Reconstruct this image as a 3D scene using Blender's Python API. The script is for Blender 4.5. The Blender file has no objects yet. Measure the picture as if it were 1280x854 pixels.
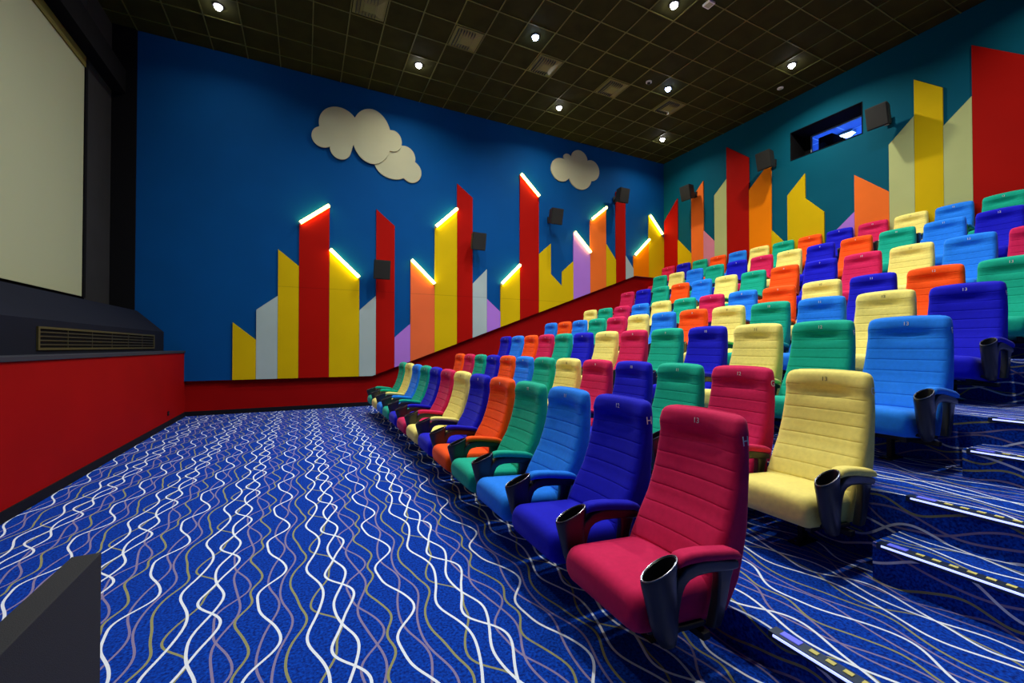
import bpy, bmesh, math, random
from mathutils import Vector, Matrix
random.seed(7)
C = bpy.context.scene.collection
sc = bpy.context.scene
PI = math.pi

# ------------------------------------------------------------------ helpers
def lin(c):
    return tuple(((v/255)/12.92 if v/255 <= .04045 else (((v/255)+.055)/1.055)**2.4) for v in c)

class MB:
    """collects shapes and links them as one mesh object"""
    def __init__(s): s.bm = bmesh.new()
    def box(s, x0, x1, y0, y1, z0, z1, bev=0):
        vs = [s.bm.verts.new((x, y, z)) for x in (x0, x1) for y in (y0, y1) for z in (z0, z1)]
        q = [(0,1,3,2),(4,6,7,5),(0,4,5,1),(2,3,7,6),(0,2,6,4),(1,5,7,3)]
        fs = [s.bm.faces.new([vs[i] for i in f]) for f in q]
        if bev:
            es = set(e for f in fs for e in f.edges)
            bmesh.ops.bevel(s.bm, geom=list(es), offset=bev, segments=2, affect='EDGES', profile=.5)
        return s
    def prism(s, pts, fn0, fn1, bev=0):
        """pts: 2D polygon; fn0/fn1 map (a,b) to the two end faces"""
        a = [s.bm.verts.new(fn0(*p)) for p in pts]; b = [s.bm.verts.new(fn1(*p)) for p in pts]
        n = len(pts); fs = [s.bm.faces.new(a), s.bm.faces.new(b[::-1])]
        for i in range(n): fs.append(s.bm.faces.new((a[i], b[i], b[(i+1)%n], a[(i+1)%n])))
        if bev:
            es = set(e for f in fs[:2] for e in f.edges)
            bmesh.ops.bevel(s.bm, geom=list(es), offset=bev, segments=2, affect='EDGES', profile=.5)
        return s
    def loft(s, rings, cap0=True, cap1=True):
        R = [[s.bm.verts.new(p) for p in r] for r in rings]; n = len(R[0])
        for i in range(len(R)-1):
            for j in range(n):
                s.bm.faces.new((R[i][j], R[i][(j+1)%n], R[i+1][(j+1)%n], R[i+1][j]))
        if cap0: s.bm.faces.new(R[0][::-1])
        if cap1: s.bm.faces.new(R[-1])
        return s
    def tube(s, p, q, r, n=12, r2=None, caps=True):
        p = Vector(p); q = Vector(q); d = (q-p).normalized()
        u = d.orthogonal().normalized(); v = d.cross(u); r2 = r if r2 is None else r2
        ring = lambda c, rr: [c+u*math.cos(t)*rr+v*math.sin(t)*rr for t in [2*PI*k/n for k in range(n)]]
        return s.loft([ring(p, r), ring(q, r2)], caps, caps)
    def quad(s, *P):
        s.bm.faces.new([s.bm.verts.new(p) for p in P]); return s
    def mesh(s, name, m, smooth=False, angle=None):
        bmesh.ops.recalc_face_normals(s.bm, faces=s.bm.faces[:])
        me = bpy.data.meshes.new(name); s.bm.to_mesh(me); s.bm.free()
        if m: me.materials.append(m)
        if smooth:
            for p in me.polygons: p.use_smooth = True
            if angle: me.set_sharp_from_angle(angle=math.radians(angle))
        return me
    def build(s, name, m, parent=None, smooth=False, angle=None):
        return link(name, s.mesh(name, m, smooth, angle), parent)

def link(name, me, parent=None, loc=None):
    o = bpy.data.objects.new(name, me); C.objects.link(o)
    if parent: o.parent = parent
    if loc: o.location = loc
    return o
def tag(o, label, cat, group=None):
    o['label'] = label; o['category'] = cat
    if group: o['group'] = group
    return o
def thing(name, label, cat, loc=(0,0,0), rotz=0, group=None):
    o = bpy.data.objects.new(name, None); C.objects.link(o)
    o.empty_display_size = .1
    o.location = loc; o.rotation_euler = (0,0,rotz)
    return tag(o, label, cat, group)
def struct(o): o['kind'] = 'structure'; return o

# ------------------------------------------------------------------ materials
def mat(name, col, rough=.6, metal=0, emit=None, es=0, bump=0, bscale=200, var=0, vscale=3, sheen=0, spec=.5, rvar=0):
    m = bpy.data.materials.new(name); m.use_nodes = True
    nt = m.node_tree; b = nt.nodes['Principled BSDF']
    b.inputs['Base Color'].default_value = (*col, 1); b.inputs['Roughness'].default_value = rough
    b.inputs['Metallic'].default_value = metal; b.inputs['Specular IOR Level'].default_value = spec
    if sheen:
        b.inputs['Sheen Weight'].default_value = sheen; b.inputs['Sheen Roughness'].default_value = .4
        b.inputs['Sheen Tint'].default_value = (*[min(1, .35+.65*c) for c in col], 1)
    if emit: b.inputs['Emission Color'].default_value = (*emit, 1); b.inputs['Emission Strength'].default_value = es
    tc = nt.nodes.new('ShaderNodeTexCoord')
    if var:
        n = nt.nodes.new('ShaderNodeTexNoise'); n.inputs['Scale'].default_value = vscale; n.inputs['Detail'].default_value = 4
        nt.links.new(tc.outputs['Object'], n.inputs['Vector'])
        r = nt.nodes.new('ShaderNodeValToRGB')
        r.color_ramp.elements[0].position = .3; r.color_ramp.elements[1].position = .7
        r.color_ramp.elements[0].color = (*[c*(1-var) for c in col], 1); r.color_ramp.elements[1].color = (*[min(1, c*(1+var)) for c in col], 1)
        nt.links.new(n.outputs['Fac'], r.inputs['Fac']); nt.links.new(r.outputs['Color'], b.inputs['Base Color'])
    if bump:
        n = nt.nodes.new('ShaderNodeTexNoise'); n.inputs['Scale'].default_value = bscale; n.inputs['Detail'].default_value = 3
        nt.links.new(tc.outputs['Object'], n.inputs['Vector'])
        bp = nt.nodes.new('ShaderNodeBump'); bp.inputs['Strength'].default_value = bump; bp.inputs['Distance'].default_value = .002
        nt.links.new(n.outputs['Fac'], bp.inputs['Height']); nt.links.new(bp.outputs['Normal'], b.inputs['Normal'])
    return m

def fabric(name, rgb):
    return mat(name, lin(rgb), rough=.85, bump=.35, bscale=900, sheen=.25, spec=.2, var=.06, vscale=40)
FAB = {'r': fabric('crimson_fabric', (206,26,84)), 'n': fabric('navy_fabric', (10,12,190)),
       'l': fabric('sky_blue_fabric', (28,128,238)), 'g': fabric('sea_green_fabric', (6,168,136)),
       'c': fabric('cream_fabric', (246,230,124)), 'o': fabric('orange_fabric', (255,84,8))}
CN = {'r': 'crimson', 'n': 'navy blue', 'l': 'light blue', 'g': 'sea green', 'c': 'cream yellow', 'o': 'orange'}

M_plastic = mat('black_plastic', (.012,.012,.016), rough=.32, spec=.5, bump=.05, bscale=300)
M_cup = mat('cup_inside', (.006,.006,.008), rough=.5)
M_rim = mat('cup_rim', (.25,.25,.27), rough=.25, metal=.8)
M_steel = mat('black_steel', (.008,.008,.009), rough=.5, spec=.3)
M_bolt = mat('bolt_steel', (.6,.6,.6), rough=.25, metal=1)
M_text = mat('silver_print', (.75,.75,.72), rough=.5)
M_text_d = mat('dark_print', (.18,.17,.08), rough=.5)

def painted(name, rgb, rough=.75, seam=True, var=.04):
    """matt paint on board with one faint horizontal board joint"""
    m = mat(name, lin(rgb), rough=rough, bump=.08, bscale=60, spec=.08)
    nt = m.node_tree; b = nt.nodes['Principled BSDF']
    g = nt.nodes.new('ShaderNodeNewGeometry'); sx = nt.nodes.new('ShaderNodeSeparateXYZ')
    nt.links.new(g.outputs['Position'], sx.inputs[0])
    a = nt.nodes.new('ShaderNodeMath'); a.operation = 'SUBTRACT'; a.inputs[1].default_value = 2.46
    nt.links.new(sx.outputs['Z'], a.inputs[0])
    c = nt.nodes.new('ShaderNodeMath'); c.operation = 'ABSOLUTE'; nt.links.new(a.outputs[0], c.inputs[0])
    d = nt.nodes.new('ShaderNodeMath'); d.operation = 'LESS_THAN'; d.inputs[1].default_value = .006 if seam else -1
    nt.links.new(c.outputs[0], d.inputs[0])
    n = nt.nodes.new('ShaderNodeTexNoise'); n.inputs['Scale'].default_value = 1.7; n.inputs['Detail'].default_value = 5
    nt.links.new(g.outputs['Position'], n.inputs['Vector'])
    r = nt.nodes.new('ShaderNodeValToRGB'); L = lin(rgb)
    r.color_ramp.elements[0].position = .3; r.color_ramp.elements[1].position = .7
    r.color_ramp.elements[0].color = (*[v*(1-var) for v in L], 1); r.color_ramp.elements[1].color = (*[min(1, v*(1+var)) for v in L], 1)
    nt.links.new(n.outputs['Fac'], r.inputs['Fac'])
    mx = nt.nodes.new('ShaderNodeMix'); mx.data_type = 'RGBA'
    nt.links.new(d.outputs[0], mx.inputs['Factor']); nt.links.new(r.outputs['Color'], mx.inputs[6])
    mx.inputs[7].default_value = (*[v*.72 for v in L], 1)
    nt.links.new(mx.outputs[2], b.inputs['Base Color'])
    return m
M_blue = painted('blue_wall_paint', (0,74,136), seam=False)
M_teal = painted('back_wall_paint', (0,82,102), seam=False)
M_red = painted('red_wall_paint', (152,6,5), seam=False, var=.06)
PAN = {'yellow': painted('yellow_board', (206,174,4)), 'white': painted('white_board', (166,184,178)), 'red': painted('red_board', (164,10,2)),
       'purple': painted('lilac_board', (172,116,206)), 'orange': painted('orange_board', (236,112,40)), 'amber': painted('amber_board', (238,128,0)),
       'salmon': painted('salmon_board', (226,104,56)), 'pale': painted('pale_green_board', (178,186,122)), 'pink': painted('pink_board', (210,130,150))}
M_cloud = painted('cloud_board', (184,184,150), seam=False)
M_black = mat('black_cloth', (.006,.006,.007), rough=.95, spec=.1)
M_gray = mat('charcoal_cloth', (.03,.03,.031), rough=.95, spec=.1, bump=.3, bscale=60, var=.1, vscale=2)
M_stage = mat('stage_dark_paint', (.007,.009,.018), rough=.8, spec=.12, var=.1, vscale=2)
M_cap = mat('stage_cap_board', (.03,.033,.045), rough=.6, spec=.2)
M_screen = mat('screen_fabric', (.42,.45,.28), rough=.9, spec=.1)
M_mask = mat('olive_masking', (.13,.11,.01), rough=.9)
M_base = mat('baseboard_black', (.005,.005,.008), rough=.7, spec=.15)
M_ceil = mat('ceiling_tile_black', (.034,.033,.006), rough=.9, var=.2, vscale=4, bump=.2, bscale=150, spec=.15)
M_bar = mat('ceiling_bar_brass', (.15,.145,.03), rough=.4, metal=.3)
M_vent = mat('vent_metal', (.2,.19,.05), rough=.45, metal=.2)
M_ventd = mat('vent_throat', (.03,.03,.028), rough=.8)
M_white = mat('white_plastic', (.8,.79,.68), rough=.4)
M_spk = mat('speaker_cabinet', (.010,.010,.007), rough=.6, bump=.2, bscale=300)
M_grl = mat('speaker_grille', (.010,.010,.006), rough=.8, bump=.6, bscale=400)
M_alum = mat('nosing_aluminium', (.03,.05,.09), rough=.35, metal=.7)
M_dash = mat('yellow_grip', (.75,.66,.16), rough=.6)
def emis(name, col, s):
    return mat(name, (.8,.8,.8), rough=.4, emit=col, es=s)
M_tube = emis('tube_glow', (1,.88,.13), 13)
M_lampw = emis('downlight_glow', (.95,.93,1), 60)
M_lampb = emis('cool_downlight_glow', (.45,.62,1), 50)
M_led = emis('led_white', (.28,.34,1), 2.0)
M_ledb = mat('led_sign_blue', (.10,.12,.55), rough=.4, emit=(.12,.14,1), es=.5)

# ---- carpet: waving lines that run along Y, repeating across the floor
def carpet():
    m = bpy.data.materials.new('wave_carpet'); m.use_nodes = True
    nt = m.node_tree; N = nt.nodes; L = nt.links; b = N['Principled BSDF']
    b.inputs['Roughness'].default_value = .95; b.inputs['Specular IOR Level'].default_value = .1
    def mth(op, a, c=None, d=None):
        n = N.new('ShaderNodeMath'); n.operation = op
        for i, v in enumerate((a, c, d)):
            if v is None: continue
            if isinstance(v, (int, float)): n.inputs[i].default_value = v
            else: L.new(v, n.inputs[i])
        return n.outputs[0]
    g = N.new('ShaderNodeNewGeometry'); sx = N.new('ShaderNodeSeparateXYZ'); L.new(g.outputs['Position'], sx.inputs[0])
    S = mth('ADD', sx.outputs['X'], sx.outputs['Z']); Y = sx.outputs['Y']
    nz = N.new('ShaderNodeTexNoise'); nz.inputs['Scale'].default_value = 1.1; nz.inputs['Detail'].default_value = 1
    cmb = N.new('ShaderNodeCombineXYZ'); L.new(mth('MULTIPLY', S, .35), cmb.inputs[0]); L.new(Y, cmb.inputs[1])
    L.new(cmb.outputs[0], nz.inputs['Vector'])
    S = mth('ADD', S, mth('MULTIPLY', mth('SUBTRACT', nz.outputs['Fac'], .5), .01))
    W = .578; k = 2*PI/.65
    sn = []
    for h in (1, 2, 3):
        th = mth('MULTIPLY', Y, k*h); sn += [(mth('SINE', th), mth('COSINE', th))]
    WH, MV, OL = (.74,.80,.88), (.23,.19,.34), (.27,.27,.12)
    # half width, colour, mean place, then sine and cosine parts of three harmonics
    lines = [(0.004928,MV,0.2618,0.039,0.0455,0.0062,0.0097,-0.00315,0.003),
        (0.005104,MV,0.27,-0.032,0.006,0.004,-0.002,0,0),
        (0.004928,MV,0.438,-0.027,-0.017,0.002,-0.004,0,0),
        (0.004928,MV,0.5,0.0154,-0.028,-0.003,0.003,0,0),
        (0.005104,OL,0.1014,0.0436,0.0375,-0.0114,-0.0133,-0.0045,0.00395),
        (0.005456,OL,0.3392,0.0198,0.0184,-0.006,-0.0157,0.0033,-0.00565),
        (0.005456,OL,-0.0258,0.0086,-0.0352,-0.007,-0.0011,0.0024,0.00095),
        (0.005984,WH,0.0598,-0.0353,-0.0122,-0.0045,0.0011,0.0003,0.00075),
        (0.005984,WH,0.1737,-0.0083,0.038,-0.0003,0.0026,0.00135,0.0011),
        (0.005984,WH,0.1746,-0.021,-0.0543,0.0105,-0.0095,0.0013,-0.0009),
        (0.005808,WH,0.4263,0.0568,-0.0208,0.0026,-0.0099,0.0012,-0.00375)]
    fn = N.new('ShaderNodeTexNoise'); fn.inputs['Scale'].default_value = 85; fn.inputs['Detail'].default_value = 5
    L.new(g.outputs['Position'], fn.inputs['Vector'])
    rp = N.new('ShaderNodeValToRGB'); rp.color_ramp.elements[0].position = .35; rp.color_ramp.elements[1].position = .68
    rp.color_ramp.elements[0].color = (.001,.014,.16,1); rp.color_ramp.elements[1].color = (.002,.065,.54,1)
    L.new(fn.outputs['Fac'], rp.inputs['Fac'])
    cur = rp.outputs['Color']
    for w, col, a0, *co in lines:
        acc = mth('ADD', S, 40*W-a0); sl = None
        for h in (0, 1, 2):
            A, B = co[2*h], co[2*h+1]
            acc = mth('MULTIPLY_ADD', sn[h][0], -A, acc); acc = mth('MULTIPLY_ADD', sn[h][1], -B, acc)
            e = mth('MULTIPLY', sn[h][1], A*k*(h+1)); sl = e if sl is None else mth('ADD', sl, e)
            sl = mth('MULTIPLY_ADD', sn[h][0], -B*k*(h+1), sl)
        t = mth('DIVIDE', acc, W)
        t = mth('ABSOLUTE', mth('SUBTRACT', mth('FRACT', mth('ADD', t, .5)), .5))
        wd = mth('MULTIPLY', mth('SQRT', mth('MULTIPLY_ADD', sl, sl, 1.0)), w/W)
        msk = mth('LESS_THAN', t, wd)
        mx = N.new('ShaderNodeMix'); mx.data_type = 'RGBA'
        L.new(msk, mx.inputs['Factor']); L.new(cur, mx.inputs[6]); mx.inputs[7].default_value = (*col, 1)
        cur = mx.outputs[2]
    L.new(cur, b.inputs['Base Color'])
    bp = N.new('ShaderNodeBump'); bp.inputs['Strength'].default_value = .5; bp.inputs['Distance'].default_value = .004
    L.new(fn.outputs['Fac'], bp.inputs['Height']); L.new(bp.outputs['Normal'], b.inputs['Normal'])
    return m
M_carpet = carpet()

# ------------------------------------------------------------------ room dimensions (metres)
YW, YR, XB, XF, ZC = 9.52, -2.2, 9.78, -1.954, 6.823
XS = -3.02                     # plane behind the screen
YA = 1.09                      # side of the aisle
# rows: x of headrest line, floor level, centre of the aisle-end seat, number of seats
ROWS = [(1.702,0,1.42,13),(2.853,.153,1.473,13),(3.883,.51,1.482,13),(5.037,.83,1.537,13),
        (6.138,1.165,1.553,13),(7.364,1.674,1.65,13),(8.528,2.182,1.704,13),(9.690,2.666,1.408,15)]
EDGE = [1.655,2.76,3.80,5.0,6.10,7.33,8.49]      # where each platform begins
AISLE = [(1.655,.153),(2.47,.33),(2.76,.51),(3.48,.67),(3.80,.83),(4.70,1.0),(5.0,1.165),(5.6,1.335),(5.85,1.505),(6.10,1.674),
         (6.85,1.84),(7.10,2.01),(7.33,2.182),(8.0,2.34),(8.25,2.5),(8.49,2.666)]

# ------------------------------------------------------------------ setting
def floor_profile(steps):
    pts = [(XF, 0)]
    z = 0
    for x, nz in steps: pts += [(x, z), (x, nz)]; z = nz
    pts += [(XB, z), (XB, -.2), (XF, -.2)]
    return pts
m = MB()
m.prism(floor_profile(list(zip(EDGE, [r[1] for r in ROWS[1:]]))), lambda a, b: (a, YA, b), lambda a, b: (a, YW+.08, b))
m.prism(floor_profile(AISLE), lambda a, b: (a, YR, b), lambda a, b: (a, YA, b))
struct(m.build('floor', M_carpet))

m = MB(); m.box(XS-.2, XB+3.6, YR-.1, YW+.3, ZC+.002, ZC+.15); struct(m.build('ceiling', M_ceil))
m = MB()
x = 2.31-.552*9
while x < XB-.05:
    if x > XS: m.box(x-.009, x+.009, YR, YW, ZC-.010, ZC+.001)
    x += .552
y = 6.35-.557*15
while y < YW-.35:
    if y > YR: m.box(XS, XB, y-.009, y+.009, ZC-.0095, ZC+.001)
    y += .557
struct(m.build('ceiling_grid', M_bar))

# dado line on the long wall
DADO = [(XS,.645),(1.308,.645),(8.62,3.327),(XB,3.327)]
def dado_z(x):
    for (a, za), (b, zb) in zip(DADO, DADO[1:]):
        if x <= b: return za+(zb-za)*(x-a)/(b-a)
    return DADO[-1][1]
m = MB(); m.box(XS-.2, XB+.6, YW+.08, YW+.3, -.2, ZC)
struct(m.build('wall_left_dado', M_red))
m = MB(); m.prism(DADO+[(XB, ZC), (XS, ZC)], lambda a, b: (a, YW, b), lambda a, b: (a, YW+.079, b))
struct(m.build('wall_left', M_blue))
m = MB(); m.box(XF, 1.655, YW+.062, YW+.079, 0, .085); struct(m.build('baseboard_left', M_base))

# back wall with the projection opening
oy0, oy1, oz0, oz1 = 4.405, 5.775, 5.44, 6.07
m = MB()
m.box(XB, XB+.55, YR, oy0, -.2, ZC); m.box(XB, XB+.55, oy1, YW+.3, -.2, ZC)
m.box(XB, XB+.55, oy0, oy1, -.2, oz0); m.box(XB, XB+.55, oy0, oy1, oz1, ZC)
struct(m.build('wall_back', M_teal))
m = MB(); m.box(XB-.02, XB, YA, YW, 2.666, 3.327); struct(m.build('wall_back_dado', M_red))
m = MB(); e = .012
m.box(XB-.01, XB+.55, oy0, oy0+e, oz0, oz1); m.box(XB-.01, XB+.55, oy1-e, oy1, oz0, oz1)
m.box(XB-.01, XB+.55, oy0+e, oy1-e, oz0, oz0+e); m.box(XB-.01, XB+.55, oy0+e, oy1-e, oz1-e, oz1)
m.box(XB+.52, XB+.55, 5.64, oy1-e, oz0+e, oz1-e); m.box(XB+.52, XB+.55, oy0+e, oy1-e, oz0+e, 5.60)
w = struct(m.build('window_1', M_black))
m = MB()
for (a, b_, c, d) in ((4.43,5.64,6.03,6.055),(4.43,5.64,5.60,5.62),(4.43,4.45,5.62,6.03),(5.62,5.64,5.62,6.03)):
    m.box(XB+.525, XB+.56, a, b_, c, d)
m.build('window_frame', mat('window_frame_grey', (.35,.4,.5), rough=.4), w)
gl = bpy.data.materials.new('booth_glass'); gl.use_nodes = True
gb = gl.node_tree.nodes['Principled BSDF']; gb.inputs['Transmission Weight'].default_value = 1; gb.inputs['Roughness'].default_value = 0
gb.inputs['IOR'].default_value = 1.1; gb.inputs['Base Color'].default_value = (.95,.97,1,1)
m = MB(); m.box(XB+.538, XB+.544, 4.45, 5.62, 5.62, 6.03); m.build('window_pane', gl, w)
# the lit booth behind the glass
M_booth = mat('booth_wall_blue', (.10,.22,.55), rough=.8)
m = MB()
m.box(XB+3.4, XB+3.5, 2.0, 9.0, 4.2, ZC); m.box(XB+.55, XB+3.4, 9.0, 9.1, 4.2, ZC); m.box(XB+.55, XB+3.4, 1.9, 2.0, 4.2, ZC)
struct(m.build('wall_booth', M_booth))
m = MB(); m.box(XB+.55, XB+3.5, 1.9, 9.1, 4.1, 4.2); struct(m.build('floor_booth', M_gray))
m = MB(); m.box(XB+.551, XB+3.39, 2.01, 8.99, ZC-.06, ZC-.04)
struct(m.build('ceiling_booth', M_booth))
m = MB()
for k in range(12): m.box(XB+.55, XB+3.4, 2.3+.6*k, 2.33+.6*k, ZC-.065, ZC-.05)
for k in range(5): m.box(XB+.8+.6*k, XB+.83+.6*k, 2.0, 9.0, ZC-.0652, ZC-.05)
struct(m.build('trim_1', mat('booth_grid_pale', (.5,.6,.8), rough=.5)))

# front: red riser under the stage, cap, dark plinth, sloping apron, side cloths, screen surround
m = MB(); m.box(XS, XF, YR, YW+.08, -.2, 1.16); struct(m.build('wall_front_riser', M_red))
m = MB(); m.box(XF-.3, XF+.018, YR, YW+.0, 1.16, 1.20, .004); struct(m.build('trim_2', M_cap))
m = MB()
m.prism([(XS,1.2),(-2.245,1.2),(-2.245,1.535),(-2.62,1.90),(XS,1.96)], lambda a, b: (a, YR, b), lambda a, b: (a, 9.494, b))
struct(m.build('stage_plinth', M_stage))
m = MB(); m.box(XF, XF+.015, YR, YW+.06, 0, .085); struct(m.build('baseboard_front', M_base))
m = MB(); m.box(XS-.2, XS, YR, YW+.08, 1.2, ZC); struct(m.build('wall_front', M_black))
m = MB(); m.box(XS, XS+.03, 8.58, 9.50, 1.962, ZC-.02); struct(m.build('trim_3', M_gray))
m = MB(); m.box(XS, -2.655, 9.495, YW-.001, 1.2, ZC-.001); struct(m.build('trim_4', M_black))
m = MB(); m.box(XS+.001, -2.80, YR, 9.49, 5.66, 6.05); struct(m.build('trim_5', M_black))
m = MB(); m.box(XS, XS+.031, YR, 8.57, 6.055, ZC-.02); struct(m.build('trim_6', M_gray))
t = thing('projection_screen', 'large pale cinema screen with dark masking along its edges above the stage', 'screen', (XS+.02, 4.0, 1.97))
m = MB(); m.box(0, .012, -5.0, 4.50, .055, 3.50); m.build('screen_surface', M_screen, t)
m = MB(); m.box(0, .03, -5.0, 4.50, 3.50, 3.66); m.build('top_masking', M_mask, t)
m = MB(); m.box(0, .03, 4.50, 4.575, 0.04, 3.66); m.build('side_masking', M_black, t)
# wall on the camera's side of the room
m = MB(); m.box(XS-.2, XB+.6, YR-.2, YR, -.2, ZC+.1); struct(m.build('wall_right', M_blue))

# plinth air grille
t = thing('air_grille', 'long narrow air grille with yellowish frame in the dark plinth under the screen', 'air vent', (-2.245, 7.15, 1.24))
m = MB()
y0, y1, zz = -1.65, 1.78, .225
for a in ((y0,y1,0,.022),(y0,y1,zz-.022,zz),(y0,y0+.03,.022,zz-.022),(y1-.03,y1,.022,zz-.022)): m.box(0.001, .016, *a)
m.build('frame', mat('grille_frame', (.06,.05,.012), rough=.5), t)
m = MB()
for k in range(4): m.box(.001, .012, y0+.03, y1-.03, .045+k*.04, .058+k*.04)
for k in range(1, 6): m.box(.001, .010, y0+(y1-y0)*k/6-.006, y0+(y1-y0)*k/6+.006, .022, zz-.022)
m.build('slats', mat('grille_slats', (.03,.026,.01), rough=.5), t)
m = MB(); m.box(.0005, .003, y0+.03, y1-.03, .022, zz-.022); m.build('backing', M_black, t)

# power outlet on the red riser
t = thing('wall_outlet', 'tiny dark socket on the red stage front near the corner', 'outlet', (XF, 8.53, .17))
m = MB(); m.box(0.0005, .012, -.035, .035, 0, .07, .003); m.build('plate', M_base, t)
m = MB(); m.tube((.010,0,.035), (.0135,0,.035), .02, 16); m.build('socket', M_cup, t)

# black carpeted parapet beside the camera
m = MB(); m.box(-.418, -.372, -1.8, 1.16, 0, .85, .002)
tag(m.build('parapet', mat('parapet_black', (.012,.013,.017), rough=.85, bump=.4, bscale=500)), 'black boxed parapet end standing on the carpet at lower left', 'partition')

# ------------------------------------------------------------------ skyline boards
GB = 'skyline boards on the walls'
TUBES = []
def board_side(color, tops, label, led=None):
    """tops: list of (x, z) along the top from left to right"""
    xs = tops[0][0], tops[-1][0]
    bot = [(xs[0], dado_z(xs[0])+.002)]
    for kx in (1.308, 8.62):
        if xs[0] < kx < xs[1]: bot.append((kx, dado_z(kx)+.002))
    bot.append((xs[1], dado_z(xs[1])+.002))
    poly = bot+tops[::-1]
    m = MB(); m.prism(poly, lambda a, b: (a, YW-.03, b), lambda a, b: (a, YW-.0004, b))
    tag(m.build('skyline_board', PAN[color]), label, 'wall panel', GB)
    if led:
        TUBES.append((tops[0], tops[-1], led))
g_ = .0015
SB = [('yellow',[(-1.217,1.733),(-.838,1.404)],'short yellow skyline board at the far left, lowest of all',None),
 ('white',[(-.835,1.985),(-.475,2.271)],'grey white skyline board left of the taller yellow board',None),
 ('yellow',[(-.472,3.187),(-.108,2.886)],'unlit yellow skyline board just left of the first lit red board',None),
 ('red',[(-.105,3.735),(.452,4.18)],'tall red skyline board topped by the leftmost glowing tube','leftmost'),
 ('yellow',[(.455,3.281),(1.039,2.726)],'yellow skyline board sloping down right under the second glowing tube from left','second from left'),
 ('white',[(1.042,2.045),(1.378,2.369)],'grey white skyline board between a lit yellow board and a pointed red board',None),
 ('red',[(1.381,4.241),(1.77,3.925)],'pointed red skyline board behind the first black wall speaker',None),
 ('purple',[(1.773,1.475),(2.117,1.782)],'lilac skyline board left of the lit salmon board',None),
 ('salmon',[(2.12,3.215),(2.667,2.70)],'salmon skyline board topped by the third glowing tube from left','third from left'),
 ('yellow',[(2.67,4.001),(3.202,4.507)],'tall yellow skyline board topped by the fourth glowing tube from left','fourth from left'),
 ('red',[(3.205,5.107),(3.592,4.828)],'slim tall red skyline board behind the second black wall speaker',None),
 ('white',[(3.595,2.772),(3.96,3.147)],'grey white skyline board right of the slim tall red board',None),
 ('purple',[(3.963,2.43),(4.32,2.129)],'lilac skyline board sloping down right beside the low lit yellow board',None),
 ('yellow',[(4.323,2.80),(4.857,3.33)],'yellow skyline board sloping up right under the fifth glowing tube','fifth from left'),
 ('red',[(4.86,5.629),(5.407,5.13)],'tallest red skyline board topped by the highest glowing tube','highest'),
 ('yellow',[(5.41,3.655),(5.768,3.963),(5.771,3.166),(6.112,2.873),(6.115,3.255),(6.471,3.563)],'wide yellow skyline board with a notched twin peak',None),
 ('purple',[(6.474,4.361),(7.022,3.84)],'lilac skyline board topped by a glowing tube sloping down right','on the lilac board'),
 ('orange',[(7.025,4.74),(7.567,5.169)],'tall orange skyline board with a tube, right of the lit lilac board','on the tall orange board'),
 ('yellow',[(7.57,4.152),(7.914,3.736)],'yellow skyline board between the orange and the narrow red board',None),
 ('red',[(7.917,5.675),(8.265,5.499)],'narrow red skyline board under the highest speaker of the long wall',None),
 ('white',[(8.268,3.89),(8.556,3.54)],'small grey white skyline board above the flat end of the red dado',None),
 ('amber',[(8.559,3.90),(9.142,4.45)],'amber skyline board with a tube near the room corner','on the amber board near the corner'),
 ('yellow',[(9.145,5.175),(XB-.002,4.52)],'dark yellow skyline board with a tube right in the room corner','in the room corner')]
for c_, tp, lb, led in SB: board_side(c_, [(a+(g_ if i == 0 else 0), b) for i, (a, b) in enumerate(tp)], lb, led)

def board_back(color, tops, label, z0=3.33):
    poly = [(tops[0][0], z0)]+tops+[(tops[-1][0], z0)]
    m = MB(); m.prism(poly, lambda a, b: (XB-.03, a, b), lambda a, b: (XB-.0004, a, b))
    tag(m.build('skyline_board', PAN[color]), label, 'wall panel', GB)
BB = [('red',[(YW-.035,5.06),(8.97,5.60)],'bright red skyline board on the back wall nearest the room corner'),
 ('yellow',[(8.966,4.386),(8.482,3.88)],'low yellow skyline board beside the bright red corner board on the back wall'),
 ('orange',[(8.478,5.427),(8.079,5.80)],'narrow orange skyline board behind the leftmost speaker of the back wall'),
 ('pink',[(8.075,4.43),(7.733,4.064)],'dull pink skyline board low on the back wall'),
 ('pale',[(7.73,5.29),(7.369,5.60)],'pale skyline board left of the tall red board on the back wall'),
 ('red',[(7.365,6.425),(6.757,5.91)],'tall red skyline board in the middle of the back wall'),
 ('amber',[(6.753,5.104),(6.206,5.62)],'wide amber skyline board right of the tall red board on the back wall'),
 ('yellow',[(6.202,3.986),(5.88,3.60)],'yellow sliver of skyline board low beside the wide amber board'),
 ('yellow',[(5.839,4.673),(5.462,5.04),(5.458,4.496),(5.089,4.096)],'yellow skyline board with stepped roofline below the projection window'),
 ('purple',[(4.95,3.58),(4.546,3.94)],'lilac sliver of skyline board left of the orange board on the back wall'),
 ('orange',[(4.542,4.67),(3.99,4.156)],'orange skyline board below and right of the projection window'),
 ('pale',[(3.986,5.03),(3.62,5.39)],'pale skyline board left of the tall yellow board, under a speaker'),
 ('yellow',[(3.616,6.045),(3.239,5.693)],'tall yellow skyline board between two pale boards at upper right'),
 ('pale',[(3.235,5.03),(2.888,5.36)],'pale skyline board between tall yellow and huge red boards'),
 ('red',[(2.884,6.196),(2.2,5.57)],'huge red skyline board at the right edge of the back wall')]
for a in BB: board_back(*a, z0=2.7 if a[1][0][0] < YA+20 and False else 3.33)

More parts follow.
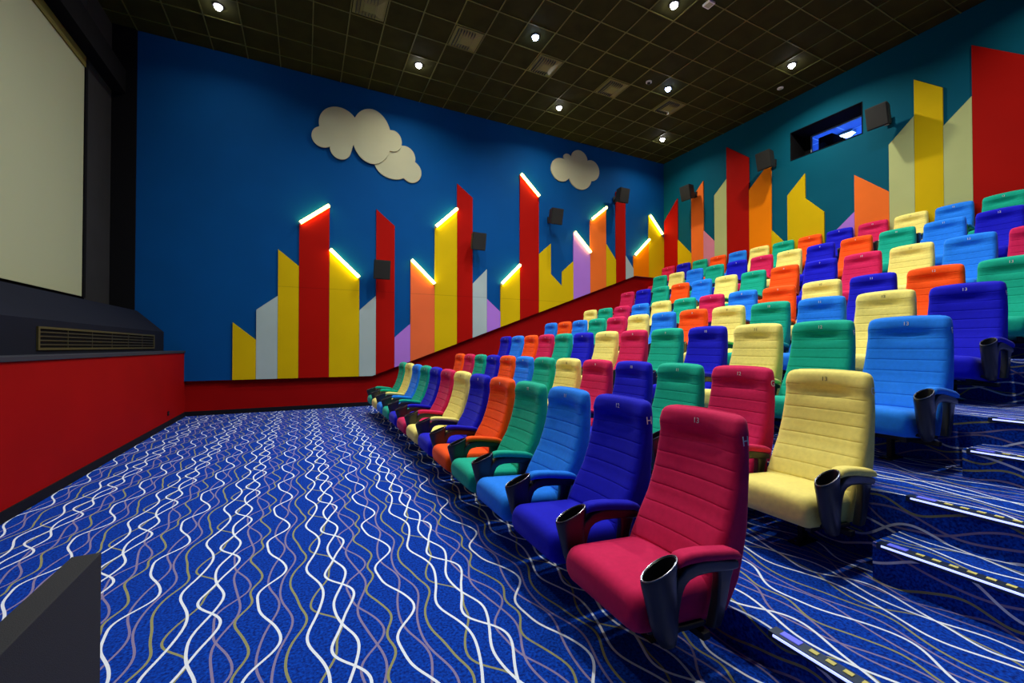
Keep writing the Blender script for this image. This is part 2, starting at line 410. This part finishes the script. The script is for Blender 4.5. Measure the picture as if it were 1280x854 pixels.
# clouds: outlines of overlapping discs cut from board
def cloud(cs, cen, y0, y1, label):
    pts = []
    for k in range(240):
        th = 2*PI*k/240; dx, dz = math.cos(th), math.sin(th); best = 0
        for (cx, cz, rx, rz) in cs:
            ox, oz = (cen[0]-cx)/rx, (cen[1]-cz)/rz; ax, az = dx/rx, dz/rz
            A = ax*ax+az*az; B = ox*ax+oz*az; D = B*B-A*(ox*ox+oz*oz-1)
            if D > 0: best = max(best, (-B+math.sqrt(D))/A)
        pts.append((cen[0]+dx*best, cen[1]+dz*best))
    m = MB(); m.prism(pts, lambda a, b: (a, y0, b), lambda a, b: (a, y1, b))
    return tag(m.build('cloud_board', M_cloud), label, 'wall decoration', 'cloud boards on the blue wall')
cloud([(.627,5.869,.386,.388),(1.277,5.788,.411,.589),(1.719,5.787,.193,.235),(.313,5.567,.206,.212),(.656,5.394,.206,.219)], (.95,5.74), YW-.055, YW-.0305,
      'biggest cream cloud board on the blue wall')
cloud([(1.727,5.291,.398,.335),(1.978,5.491,.24,.25),(2.127,5.192,.23,.245)], (1.85,5.33), YW-.03, YW-.0004,
      'cream cloud board tucked behind the lower right of the biggest cloud')
cloud([(6.086,5.965,.309,.308),(6.286,6.325,.125,.105),(6.671,6.354,.264,.245),(7.071,6.121,.266,.28),(6.699,5.9,.376,.358)], (6.6,6.08), YW-.03, YW-.0004,
      'separate small cream cloud board above the tallest red board')

# glowing tubes on board tops
for (a, b, where) in TUBES:
    d = Vector((b[0]-a[0], 0, b[1]-a[1])); L_ = d.length; d.normalize()
    mid = Vector(((a[0]+b[0])/2, YW-.075, (a[1]+b[1])/2))
    p, q = mid-d*(L_/2+.0), mid+d*(L_/2-.0)
    if q.x > XB-.12: q = p+(q-p)*((XB-.12-p.x)/(q.x-p.x))
    t = thing('tube_light', 'slanted white glowing tube light, '+where+' of the skyline tubes' if 'left' in where or where == 'highest' else 'slanted white glowing tube light '+where, 'light', mid, 0, 'slanted tube lights on the skyline')
    pl, ql = p-mid, q-mid
    m = MB(); m.tube(pl+d*.02, ql-d*.02, .034, 20); m.build('tube', M_tube, t, True, 40)
    m = MB(); m.tube(pl, pl+d*.02, .036, 20); m.build('end_cap', M_white, t, True, 40)
    m = MB(); m.tube(ql-d*.02, ql, .036, 20); m.build('end_cap', M_white, t, True, 40)
    for s in (.2, .8):
        m = MB(); c_ = pl+(ql-pl)*s; m.box(c_.x-.012, c_.x+.012, .03, .0452, c_.z-.012, c_.z+.012)
        m.build('clip', M_white, t)

# ------------------------------------------------------------------ wall speakers
def speaker(loc, rotz, tilt, label):
    t = thing('wall_speaker', label, 'speaker', loc, rotz, 'black wall speakers')
    # local: faces -Y, wall behind at +Y
    R = Matrix.Rotation(tilt, 4, 'X')
    m = MB()
    f = [(-.17,-.11,-.2),(.17,-.11,-.2),(.17,-.11,.2),(-.17,-.11,.2)]; k = [(-.12,.12,-.16),(.12,.12,-.16),(.12,.12,.17),(-.12,.12,.17)]
    m.loft([[R@Vector(p) for p in f], [R@Vector(p) for p in k]])
    bmesh.ops.bevel(m.bm, geom=m.bm.edges[:], offset=.008, segments=2, affect='EDGES')
    m.build('cabinet', M_spk, t)
    m = MB(); m.box(-.155, .155, -.12, -.1125, -.185, .185, .003)
    m.bm.transform(R); m.build('grille', M_grl, t)
    m = MB(); m.box(-.02, .02, .10, .30, -.03, .0); m.box(-.05, .05, .29, .305, -.09, .07)
    m.build('bracket', M_steel, t)
D = YW-.031-.305
for x_, z_, lb in ((1.44,2.89,'black wall speaker in front of the pointed red board, lowest on the long wall'),(3.60,3.715,'black wall speaker beside the slim tall red board, second up the long wall'),
                   (5.71,4.578,'black wall speaker on bare blue wall right of the tallest red board'),(7.87,5.447,'black wall speaker above the narrow red board near the room corner')):
    speaker((x_, D-(0 if x_ != 5.71 else -.0), z_), 0, math.radians(12), lb)
for y_, z_, lb in ((8.32,5.50,'black wall speaker on the back wall above the narrow orange board'),(6.12,5.525,'black wall speaker left of the projection window'),(3.99,5.487,'black wall speaker right of the projection window')):
    speaker((XB-.031-.305, y_, z_), -PI/2, math.radians(12), lb)

# ------------------------------------------------------------------ ceiling fittings
def area(name, loc, rot, size, power, col, shape='DISK', spread=152, sy=None):
    l = bpy.data.lights.new(name, 'AREA'); l.shape = shape; l.size = size
    if sy: l.size_y = sy
    l.energy = power; l.color = col; l.spread = math.radians(spread)
    o = bpy.data.objects.new(name, l); C.objects.link(o); o.location = loc; o.rotation_euler = rot
    return o
WARM, COOL = (1,.93,.80), (.66,.80,1)
PW = 42
NAMES = {(-1.29,8.25):'white ceiling downlight at the top left above the blue wall', (1.99,8.25):'white ceiling downlight nearest above the big cloud',
         (5.27,8.3):'white ceiling downlight above the small cloud', (8.55,8.36):'white ceiling downlight nearest the far room corner',
         (3.68,6.58):'bright bluish ceiling downlight between two square vents', (6.98,6.66):'small dim bluish downlight beside the smoke detector',
         (5.35,4.97):'white ceiling downlight at the top edge above the small cloud', (8.58,5.03):'white ceiling downlight near the projection window'}
def downlight(x, y, cool, on=1.0):
    lb = None
    for (a, b), s in NAMES.items():
        if abs(a-x) < .1 and abs(b-y) < .1: lb = s
    if lb is None:
        area('downlight_lamp', (x, y, ZC-.03), (0,0,0), .12, PW*on, COOL if cool else WARM); return
    t = thing('downlight', lb, 'light', (x, y, ZC-.012), 0, 'round ceiling downlights')
    m = MB(); n = 28
    ring = lambda r, z: [(r*math.cos(2*PI*k/n), r*math.sin(2*PI*k/n), z) for k in range(n)]
    m.loft([ring(.085,.011), ring(.085,.0), ring(.078,-.006), ring(.062,-.006), ring(.055,.008)], False, False)
    m.build('trim_ring', M_steel, t, True, 40)
    m = MB(); m.loft([ring(.055,.009), ring(.056,-.008), ring(.052,-.026), ring(.042,-.042), ring(.026,-.053), ring(.008,-.058)]); m.build('lens', M_lampb if cool else M_lampw, t, True)
    l = area('downlight_lamp', (0, 0, -.066), (0,0,0), .12, PW*on, COOL if cool else WARM); l.parent = t
for (x, y, p) in ((-1.29,8.25,.3),(1.99,8.25,.75),(5.27,8.3,.8),(8.55,8.36,.7),(5.35,4.97,2.3),(8.58,5.03,1.4),(2.07,5.0,2.6),(-1.2,5.0,.4),
                  (-1.25,1.7,.45),(2.0,1.7,1.8),(5.3,1.7,1.0),(8.58,1.7,.6)):
    downlight(x, y, False, p)
for (x, y, p) in ((3.68,6.58,1.6),(6.98,6.66,.2),(.4,6.6,.8),(3.68,3.3,1.4),(6.98,3.3,1.0),(.4,3.3,.6)):
    downlight(x, y, True, p)

def vent(cx, cy, label):
    t = thing('ceiling_vent', label, 'air vent', (cx, cy, ZC), 0, 'square ceiling vents')
    h = .25; k = .085; m = MB()
    for a in ((-h,h,-h,-h+.03),(-h,h,h-.03,h),(-h,-h+.03,-h+.03,h-.03),(h-.03,h,-h+.03,h-.03)): m.box(a[0], a[1], a[2], a[3], -.014, -.001)
    m.build('frame', M_vent, t)
    m = MB()     # two sloping sheet sides
    m.quad((h-.03,-h+.03,-.012),(h-.03,h-.03,-.012),(k,k,-.055),(k,-k,-.055))
    m.quad((h-.03,h-.03,-.012),(-h+.03,h-.03,-.012),(-k,k,-.055),(k,k,-.055))
    m.quad((-h+.03,h-.03,-.012),(-h+.03,-h+.03,-.012),(-k,-k,-.055),(-k,k,-.055))
    m.quad((-h+.03,-h+.03,-.012),(h-.03,-h+.03,-.012),(k,-k,-.055),(-k,-k,-.055))
    m.quad((-k,-k,-.055),(k,-k,-.055),(k,k,-.055),(-k,k,-.055))
    m.build('deflector', M_vent, t)
    m = MB()
    for i in range(7):
        u = -.2+i*.05
        m.box(u-.003, u+.003, -h+.03, h-.03, -.05, -.014)
    m.build('slats', M_ventd, t)
for i, (cx, cy) in enumerate(((.93,7.16),(2.586,7.185),(4.242,7.185),(5.898,7.185),(7.554,7.185))):
    vent(cx, cy, ['square ceiling vent at the top edge above the big cloud, leftmost','square ceiling vent left of the bright bluish downlight','square ceiling vent just below right of the bright bluish downlight',
                  'square ceiling vent left of the smoke detector','smallest square ceiling vent, nearest the far corner'][i])
def disc_thing(name, label, cat, x, y, parts):
    t = thing(name, label, cat, (x, y, ZC))
    for pn, prof, mt in parts:
        n = 24; m = MB()
        m.loft([[(r*math.cos(2*PI*k/n), r*math.sin(2*PI*k/n), z) for k in range(n)] for r, z in prof]); m.build(pn, mt, t, True, 35)
disc_thing('smoke_detector', 'small round white smoke detector on the ceiling near the dim bluish downlight', 'smoke detector', 6.45, 6.675,
           [('base', [(.06,-.001),(.06,-.02),(.05,-.026)], M_white), ('sensor', [(.035,-.024),(.033,-.05),(.02,-.056)], M_spk)])
t = thing('ceiling_panel', 'square white ceiling panel fitting at the top edge of the photo', 'ceiling fitting', (5.84, 4.71, ZC))
m = MB(); m.box(-.07, .07, -.07, .07, -.035, -.001, .006); m.build('housing', M_white, t)
m = MB(); m.box(-.05, .05, -.05, .05, -.037, -.0352); m.build('cover', M_screen, t)
disc_thing('ceiling_sensor', 'small white sensor on the ceiling right of the projection window downlight', 'sensor', 9.14, 5.6,
           [('base', [(.06,-.001),(.06,-.015),(.045,-.02)], M_white), ('lens', [(.03,-.018),(.02,-.034),(.008,-.038)], M_screen)])

# booth contents
t = thing('film_projector', 'dark projector silhouette seen through the booth window', 'projector', (XB+1.5, 5.72, 4.2))
m = MB(); m.box(-.25, .35, -.15, .15, 1.35, 2.07, .02); m.build('housing', M_black, t)
m = MB(); m.tube((-.25,0,1.80), (-.38,0,1.80), .06, 20, .07); m.build('lens', M_cup, t)
m = MB(); m.box(-.2, .3, -.14, .14, 0, 1.35); m.build('stand', M_black, t)
t = thing('booth_lamp', 'bright lamp glowing inside the projection booth', 'light', (12.45, 5.98, ZC-.07))
m = MB(); m.box(-.1, .1, -.20, .20, -.05, 0, .01); m.build('housing', M_white, t)
m = MB(); m.box(-.08, .08, -.18, .18, -.056, -.0505); m.build('diffuser', emis('booth_lamp_glow', (.6,.8,1), 30), t)
a_ = area('booth_lamp_light', (0,0,-.07), (0,0,0), .3, 420, (.35,.6,1)); a_.parent = t

# ------------------------------------------------------------------ aisle step lights
for i, (x, z) in enumerate(AISLE):
    if i > 6: break
    names = ['lowest','second','third','fourth','fifth','sixth','seventh']
    t = thing('step_light', names[i]+' blue white step nosing light of the aisle, counted from the floor', 'step light', (x, YA-.02, z), 0, 'lit step nosings in the aisle')
    ye = -(YA-YR-.1); m = MB()
    m.box(-.012, .038, ye, 0, .0005, .006); m.box(-.012, -.0005, ye, 0, -.02, .0005); m.build('nosing', M_alum, t)
    m = MB(); m.box(-.0165, -.0122, ye, -.02, -.006, .002); m.build('light_strip', M_led, t)
    for k in range(24):
        m = MB(); m.box(.008, .028, -.165-k*.055, -.137-k*.055, .0062, .0085); m.build('grip_pad', M_dash, t)
    m = MB(); m.box(.004, .033, -.105, -.035, .0062, .009); m.build('row_plate', M_ledb, t)

# ------------------------------------------------------------------ cinema seat
# profile tables are measured from the headrest line (x = 0); the seat's own origin is .33 in front of it
OX = .33
def interp(tab, z):
    if z <= tab[0][0]: return tab[0][1]
    for (a, va), (b, vb) in zip(tab, tab[1:]):
        if z <= b:
            s = (z-a)/(b-a); return va+(vb-va)*s
    return tab[-1][1]
XFR = [(.19,-.30),(.25,-.29),(.30,-.272),(.36,-.245),(.45,-.195),(.55,-.135),(.65,-.098),(.72,-.078),(.80,-.062),(.85,-.056),(.89,-.062),(.93,-.058),(.955,-.04),(.968,-.02),(.974,0)]
XRR = [(.19,-.115),(.3,-.055),(.4,-.025),(.5,-.002),(.75,.020),(.90,.026),(.94,.024),(.96,.018),(.974,.006)]
WW = [(.19,.228),(.3,.237),(.55,.239),(.75,.237),(.90,.232),(.93,.230),(.948,.226),(.958,.219),(.966,.209),(.972,.193),(.974,.178)]
SEAMS = [.885,.818,.745,.67,.592,.512,.432,.352]
def rrect(hx0, hx1, hy, r, na=5, ne=10):
    """rounded rectangle loop: x from hx0 to hx1, y +-hy ; front is hx0"""
    r = min(r, (hx1-hx0)/2*.98, hy*.98); P = []
    for k in range(ne+1): P.append((hx0, -(hy-r)+2*(hy-r)*k/ne))
    for k in range(1, na): a = PI/2*k/na; P.append((hx0+r-r*math.cos(a), hy-r+r*math.sin(a)))
    for k in range(5): P.append((hx0+r+(hx1-hx0-2*r)*k/4, hy))
    for k in range(1, na): a = PI/2*k/na; P.append((hx1-r+r*math.sin(a), hy-r+r*math.cos(a)))
    for k in range(ne+1): P.append((hx1, hy-r-2*(hy-r)*k/ne))
    for k in range(1, na): a = PI/2*k/na; P.append((hx1-r+r*math.cos(a), -(hy-r)-r*math.sin(a)))
    for k in range(5): P.append((hx1-r-(hx1-hx0-2*r)*k/4, -hy))
    for k in range(1, na): a = PI/2*k/na; P.append((hx0+r-r*math.sin(a), -(hy-r)-r*math.cos(a)))
    return P
def back_mesh(mt):
    zs = set(round(.19+.02*k, 4) for k in range(37))
    for s in SEAMS:
        zs = set(z for z in zs if abs(z-s) > .009); zs |= {s-.0065, s-.0022, s, s+.0022, s+.0065}
    zs |= {.94,.95,.958,.964,.969,.972,.974}
    rings = []
    for z in sorted(zs):
        a, b, w = interp(XFR, z), interp(XRR, z), interp(WW, z); r = .035
        if b-a < .05: r = (b-a)*.45
        groove = .0032 if any(abs(z-s) < 1e-6 for s in SEAMS) else (.0012 if any(abs(abs(z-s)-.0022) < 1e-6 for s in SEAMS) else 0)
        ring = []
        for (px, py) in rrect(a, b, w, r):
            fr = max(0, min(1, 1-(px-a)/((b-a)*.5+1e-6)))
            u = py/w
            rec = .016*(1-u*u)*math.exp(-max(0, z-.93)/.02 if z > .93 else 0)
            dip = .030*math.exp(-((z-.850)/.036)**2)*max(0, 1-(u/.72)**2)
            bol = -.006*math.exp(-((abs(u)-.78)/.12)**2) if z < .9 else 0
            dx = fr*(rec+dip+bol)+(groove if (fr > .75 and abs(u) < .93) else 0)
            top = .006*(1-u*u) if z > .955 else 0
            ring.append((px+dx+OX, py, z+top))
        rings.append(ring)
    n = len(rings[0]); last = rings[-1]
    cx = sum(p[0] for p in last)/n; 
    rings.append([(cx+(p[0]-cx)*.5, p[1]*.93, p[2]+.0035) for p in last])
    m = MB(); m.loft(rings); return m.mesh('backrest', mt, True)
def cushion_mesh(mt):
    # loops along x (depth), each a rounded rectangle in y-z
    st = [(-.635,.05),(-.632,.35),(-.622,.62),(-.605,.85),(-.585,.96),(-.56,1.0),(-.50,1.0),(-.44,1.0),(-.38,1.0),(-.32,1.0),(-.27,1.0),(-.235,.97)]
    rings = []
    for x, s in st:
        u = (x+.635)/.4
        zt = .372-.030*u; zb = .212-.045*u; zm = (zt+zb)/2; hz = (zt-zb)/2*(.35+.65*s); w = .232*(.86+.14*s)
        ring = []
        for (pz, py) in rrect(-hz, hz, w, min(.045, hz*.9), 5, 10):
            dome = .012*(1-(py/w)**2) if pz > 0 else 0
            ring.append((x+OX, py, zm+pz+dome*s))
        rings.append(ring)
    m = MB(); m.loft(rings); return m.mesh('seat_cushion', mt, True, 60)
def ell(cx, cz, rx, ry, tilt, cy, n=20, pinch=0):
    """ring around a near-vertical axis; tilt lifts the rear"""
    return [(cx+rx*math.cos(t)+OX, cy+ry*math.sin(t)*(1+pinch*math.cos(t)), cz+tilt*math.cos(t)) for t in [2*PI*k/n for k in range(n)]]
def rect_ring(c, hx, hz, r, axis, n=4):
    """rounded rectangle ring, in y-z (axis x) or x-y (axis z)"""
    P = []
    for (sx, sz, a0) in ((1,1,0),(-1,1,PI/2),(-1,-1,PI),(1,-1,1.5*PI)):
        for k in range(n+1):
            a = a0+PI/2*k/n; P.append((sx*(hx-r)+r*math.cos(a), sz*(hz-r)+r*math.sin(a)))
    if axis == 'x': return [(c[0]+OX, c[1]+p, c[2]+q) for p, q in P]
    return [(c[0]+p+OX, c[1]+q, c[2]) for p, q in P]
def arm_meshes(ay):
    y = ay
    m = MB()      # cup leg: outer skin, then inner wall
    L_ = [(-.520,.195,.014,.016,.003),(-.522,.205,.032,.028,.004),(-.530,.245,.050,.034,.005),(-.540,.30,.062,.0375,.006),(-.549,.36,.068,.039,.008),(-.556,.41,.074,.039,.012),(-.560,.45,.079,.040,.020),(-.560,.474,.082,.040,.028),(-.560,.480,.080,.039,.028),(-.560,.478,.073,.034,.027),(-.558,.44,.066,.031,.02),(-.555,.36,.056,.027,.008)]
    m.loft([ell(a, b, rx, ry, tl, y) for a, b, rx, ry, tl in L_])
    # one curved sweep: up out of the leg, over, and back to the rear post
    path = [(-.520,.27,.030,.020),(-.508,.33,.028,.022),(-.497,.38,.028,.024),(-.478,.420,.028,.026),(-.445,.443,.028,.027),(-.395,.450,.027,.026),(-.33,.444,.026,.024),(-.26,.432,.025,.022),(-.20,.420,.024,.020),(-.165,.414,.022,.016)]
    rings = []
    for j, (a, b, hy, hz) in enumerate(path):
        p0, p1 = path[max(0, j-1)], path[min(len(path)-1, j+1)]
        dx, dz = p1[0]-p0[0], p1[1]-p0[1]; l = math.hypot(dx, dz); nx, nz_ = -dz/l, dx/l
        ring = []
        for (ax, ay_, az) in rect_ring((0, 0, 0), hy, hz, .010, 'x'):
            ring.append((a+az*nx+OX, y+ay_, b+az*nz_))
        rings.append(ring)
    m.loft(rings)
    m.loft([rect_ring((a, y, b), hx, .020, .010, 'z') for a, b, hx in ((-.225,.42,.046),(-.235,.37,.034),(-.25,.30,.028),(-.27,.235,.028),(-.285,.205,.024))])
    arm = m.mesh('armrest', M_plastic, True, 50)
    m = MB(); m.loft([ell(-.560,.4785,.0812,.0398,.028,y), ell(-.560,.4825,.080,.039,.028,y), ell(-.560,.4825,.075,.0355,.028,y), ell(-.560,.4780,.074,.035,.027,y)], False, False)
    rim = m.mesh('cup_rim', M_rim, True, 60)
    def pad(mt):
        m = MB(); st = [(-.485,.485,.4),(-.478,.494,.75),(-.465,.500,.95),(-.43,.502,1),(-.36,.496,1),(-.27,.481,1),(-.20,.469,.95),(-.165,.458,.8),(-.150,.450,.45)]
        m.loft([rect_ring((a, y, b-.006), .033*(.5+.5*s), .021*s, .018*s, 'x', 5) for a, b, s in st])
        return m.mesh('arm_pad', mt, True, 60)
    return arm, rim, pad
PY = -.28
m = MB()      # pedestal under the armrest: post, foot plate, brace
m.box(-.30+OX, -.25+OX, -.015, .015, .010, .17, .004)
m.box(-.36+OX, -.19+OX, -.035, .035, .0, .010, .002)
ME_ped = m.mesh('pedestal', M_steel)
m = MB(); m.loft([rect_ring((a, -.235, b), .012, .010, .005, 'x') for a, b in ((-.52,.222),(-.40,.200),(-.29,.19))])
ME_brk = m.mesh('arm_bracket', M_steel)
ME_bolt = []
for bx in (-.342, -.208):
    m = MB(); m.tube((bx+OX, 0, .0101), (bx+OX, 0, .020), .009, 6); ME_bolt.append(m.mesh('bolt', M_bolt))
m = MB(); m.box(-.315+OX, -.275+OX, -.262, .262, .135, .165, .004)
m.box(-.50+OX, -.26+OX, -.17, -.14, .16, .205); m.box(-.50+OX, -.26+OX, .14, .17, .16, .205)
ME_beam = m.mesh('seat_beam', M_steel)
ME_arm, ME_rim, padf = arm_meshes(PY); ME_armL, ME_rimL, padfL = arm_meshes(-PY)

def text_mesh(s, size, mt, ex=.0006):
    cu = bpy.data.curves.new('txt', 'FONT'); cu.body = s; cu.size = size; cu.align_x = 'CENTER'; cu.align_y = 'CENTER'; cu.extrude = ex
    ob = bpy.data.objects.new('txt', cu); C.objects.link(ob)
    dg = bpy.context.evaluated_depsgraph_get(); dg.update()
    me = bpy.data.meshes.new_from_object(ob.evaluated_get(dg)); bpy.data.objects.remove(ob)
    me.materials.clear(); me.materials.append(mt); return me
RF = Matrix(((0,0,-1,0),(-1,0,0,0),(0,1,0,0),(0,0,0,1)))      # text facing -X
RS = Matrix(((1,0,0,0),(0,0,-1,0),(0,1,0,0),(0,0,0,1)))       # text facing -Y
NUM = {}; LET = {}
for n_ in range(1, 16):
    for dk in (0, 1):
        me = text_mesh(str(n_), .036, M_text_d if dk else M_text)
        me.transform(Matrix.Translation((OX-.0435, 0, .925))@Matrix.Rotation(math.radians(2), 4, 'Y')@RF); NUM[n_, dk] = me
for ch in 'HGFEDCBA':
    me = text_mesh(ch, .058, M_text); me.transform(Matrix.Translation((OX-.022, -.2345, .87))@Matrix.Rotation(math.radians(-7), 4, 'X')@RS); LET[ch] = me

PARTS = {k: (cushion_mesh(f), back_mesh(f), padf(f), padfL(f)) for k, f in FAB.items()}
COL = ['gclgnrcnogln r'.replace(' ', ''), 'orgnolgcrngrc', 'nlorgncrgncgl', 'lolgrclocglcn', 'cgrlcgrlocnog', 'rngolcgonrclr', 'gclgnrcnoglnr', 'rngolcgonrclg'+'on']
ORD = ['first','second','third','fourth','fifth','sixth','seventh','eighth','ninth','tenth','eleventh','twelfth','thirteenth','fourteenth','fifteenth']
PITCH = .56
def make_seat(k, first):
    """one seat of each colour is built with all its parts, then copied"""
    t = bpy.data.objects.new('cinema_seat', None); C.objects.link(t); t.empty_display_size = .1
    cu, bk, pd, pdL = PARTS[k]
    link('seat_cushion', cu, t); link('backrest', bk, t)
    ar = link('armrest', ME_arm, t); link('cup_rim', ME_rim, ar); link('arm_pad', pd, t)
    link('pedestal', ME_ped, t); link('arm_bracket', ME_brk, t); link('seat_beam', ME_beam, t)
    return t
protos = {}
def copy_tree(o, parent=None):
    c = o.copy(); C.objects.link(c); c.parent = parent
    for ch in list(o.children): copy_tree(ch, c)
    return c
for r, (xr, zr, y0, n) in enumerate(ROWS):
    cols = COL[r]
    for i in range(n):
        k = cols[i]; ai = n-1-i
        if k not in protos: protos[k] = (make_seat(k, True), False)
        pr, used = protos[k]
        if used: t = copy_tree(pr)
        else: t = pr; protos[k] = (pr, True)
        t.location = (xr-OX, y0+ai*PITCH, zr)
        rowname = 'front row' if r == 0 else ('back row' if r == 7 else ORD[r]+' row from the front')
        pos = 'at the aisle end' if ai == 0 else ('against the side wall' if i == 0 else ORD[ai]+' seat from the aisle')
        tag(t, f'{CN[k]} cinema seat, {pos} in the {rowname}' if ai == 0 or i == 0 else f'{CN[k]} cinema seat, {pos}, {rowname}', 'cinema seat', f'cinema seats in the {rowname}')
        t['_row'] = r; t['_i'] = i
for t in [o for o in C.objects if '_row' in o.keys()]:
    r, i = t['_row'], t['_i']; k = COL[r][i]; n = ROWS[r][3]
    del t['_row']; del t['_i']
    o = link('seat_number', NUM[i+1, 1 if k == 'c' else 0], t)
    if i >= n-2 and r < 3:
        pe = [c for c in t.children if c.name.startswith('pedestal')][0]
        for me in ME_bolt: link('bolt', me, pe)
    if i >= n-2 and r < 4: link('row_letter', LET['HGFEDCBA'[r]], t)
    if i == 0 and r != 7:
        ar = link('armrest', ME_armL, t); link('cup_rim', ME_rimL, ar); link('arm_pad', PARTS[k][3], t)

# ------------------------------------------------------------------ world, camera, view
w = bpy.data.worlds.new('World'); sc.world = w; w.use_nodes = True
w.node_tree.nodes['Background'].inputs[0].default_value = (0,0,0,1)
cam = bpy.data.cameras.new('Camera'); cam.sensor_width = 36; cam.lens = 531.1/1280*36; cam.clip_start = .02
co = bpy.data.objects.new('Camera', cam); C.objects.link(co)
co.location = (0,0,1.272); co.rotation_euler = (math.radians(90.705), 0, math.radians(-26.042)); sc.camera = co
sc.view_settings.view_transform = 'Standard'; sc.view_settings.look = 'None'
sc.view_settings.gamma = 1; sc.view_settings.use_curve_mapping = False
sc.view_settings.exposure = .1
sc.cycles.use_denoising = True
sc.cycles.max_bounces = 8; sc.cycles.diffuse_bounces = 5; sc.cycles.sample_clamp_indirect = 8
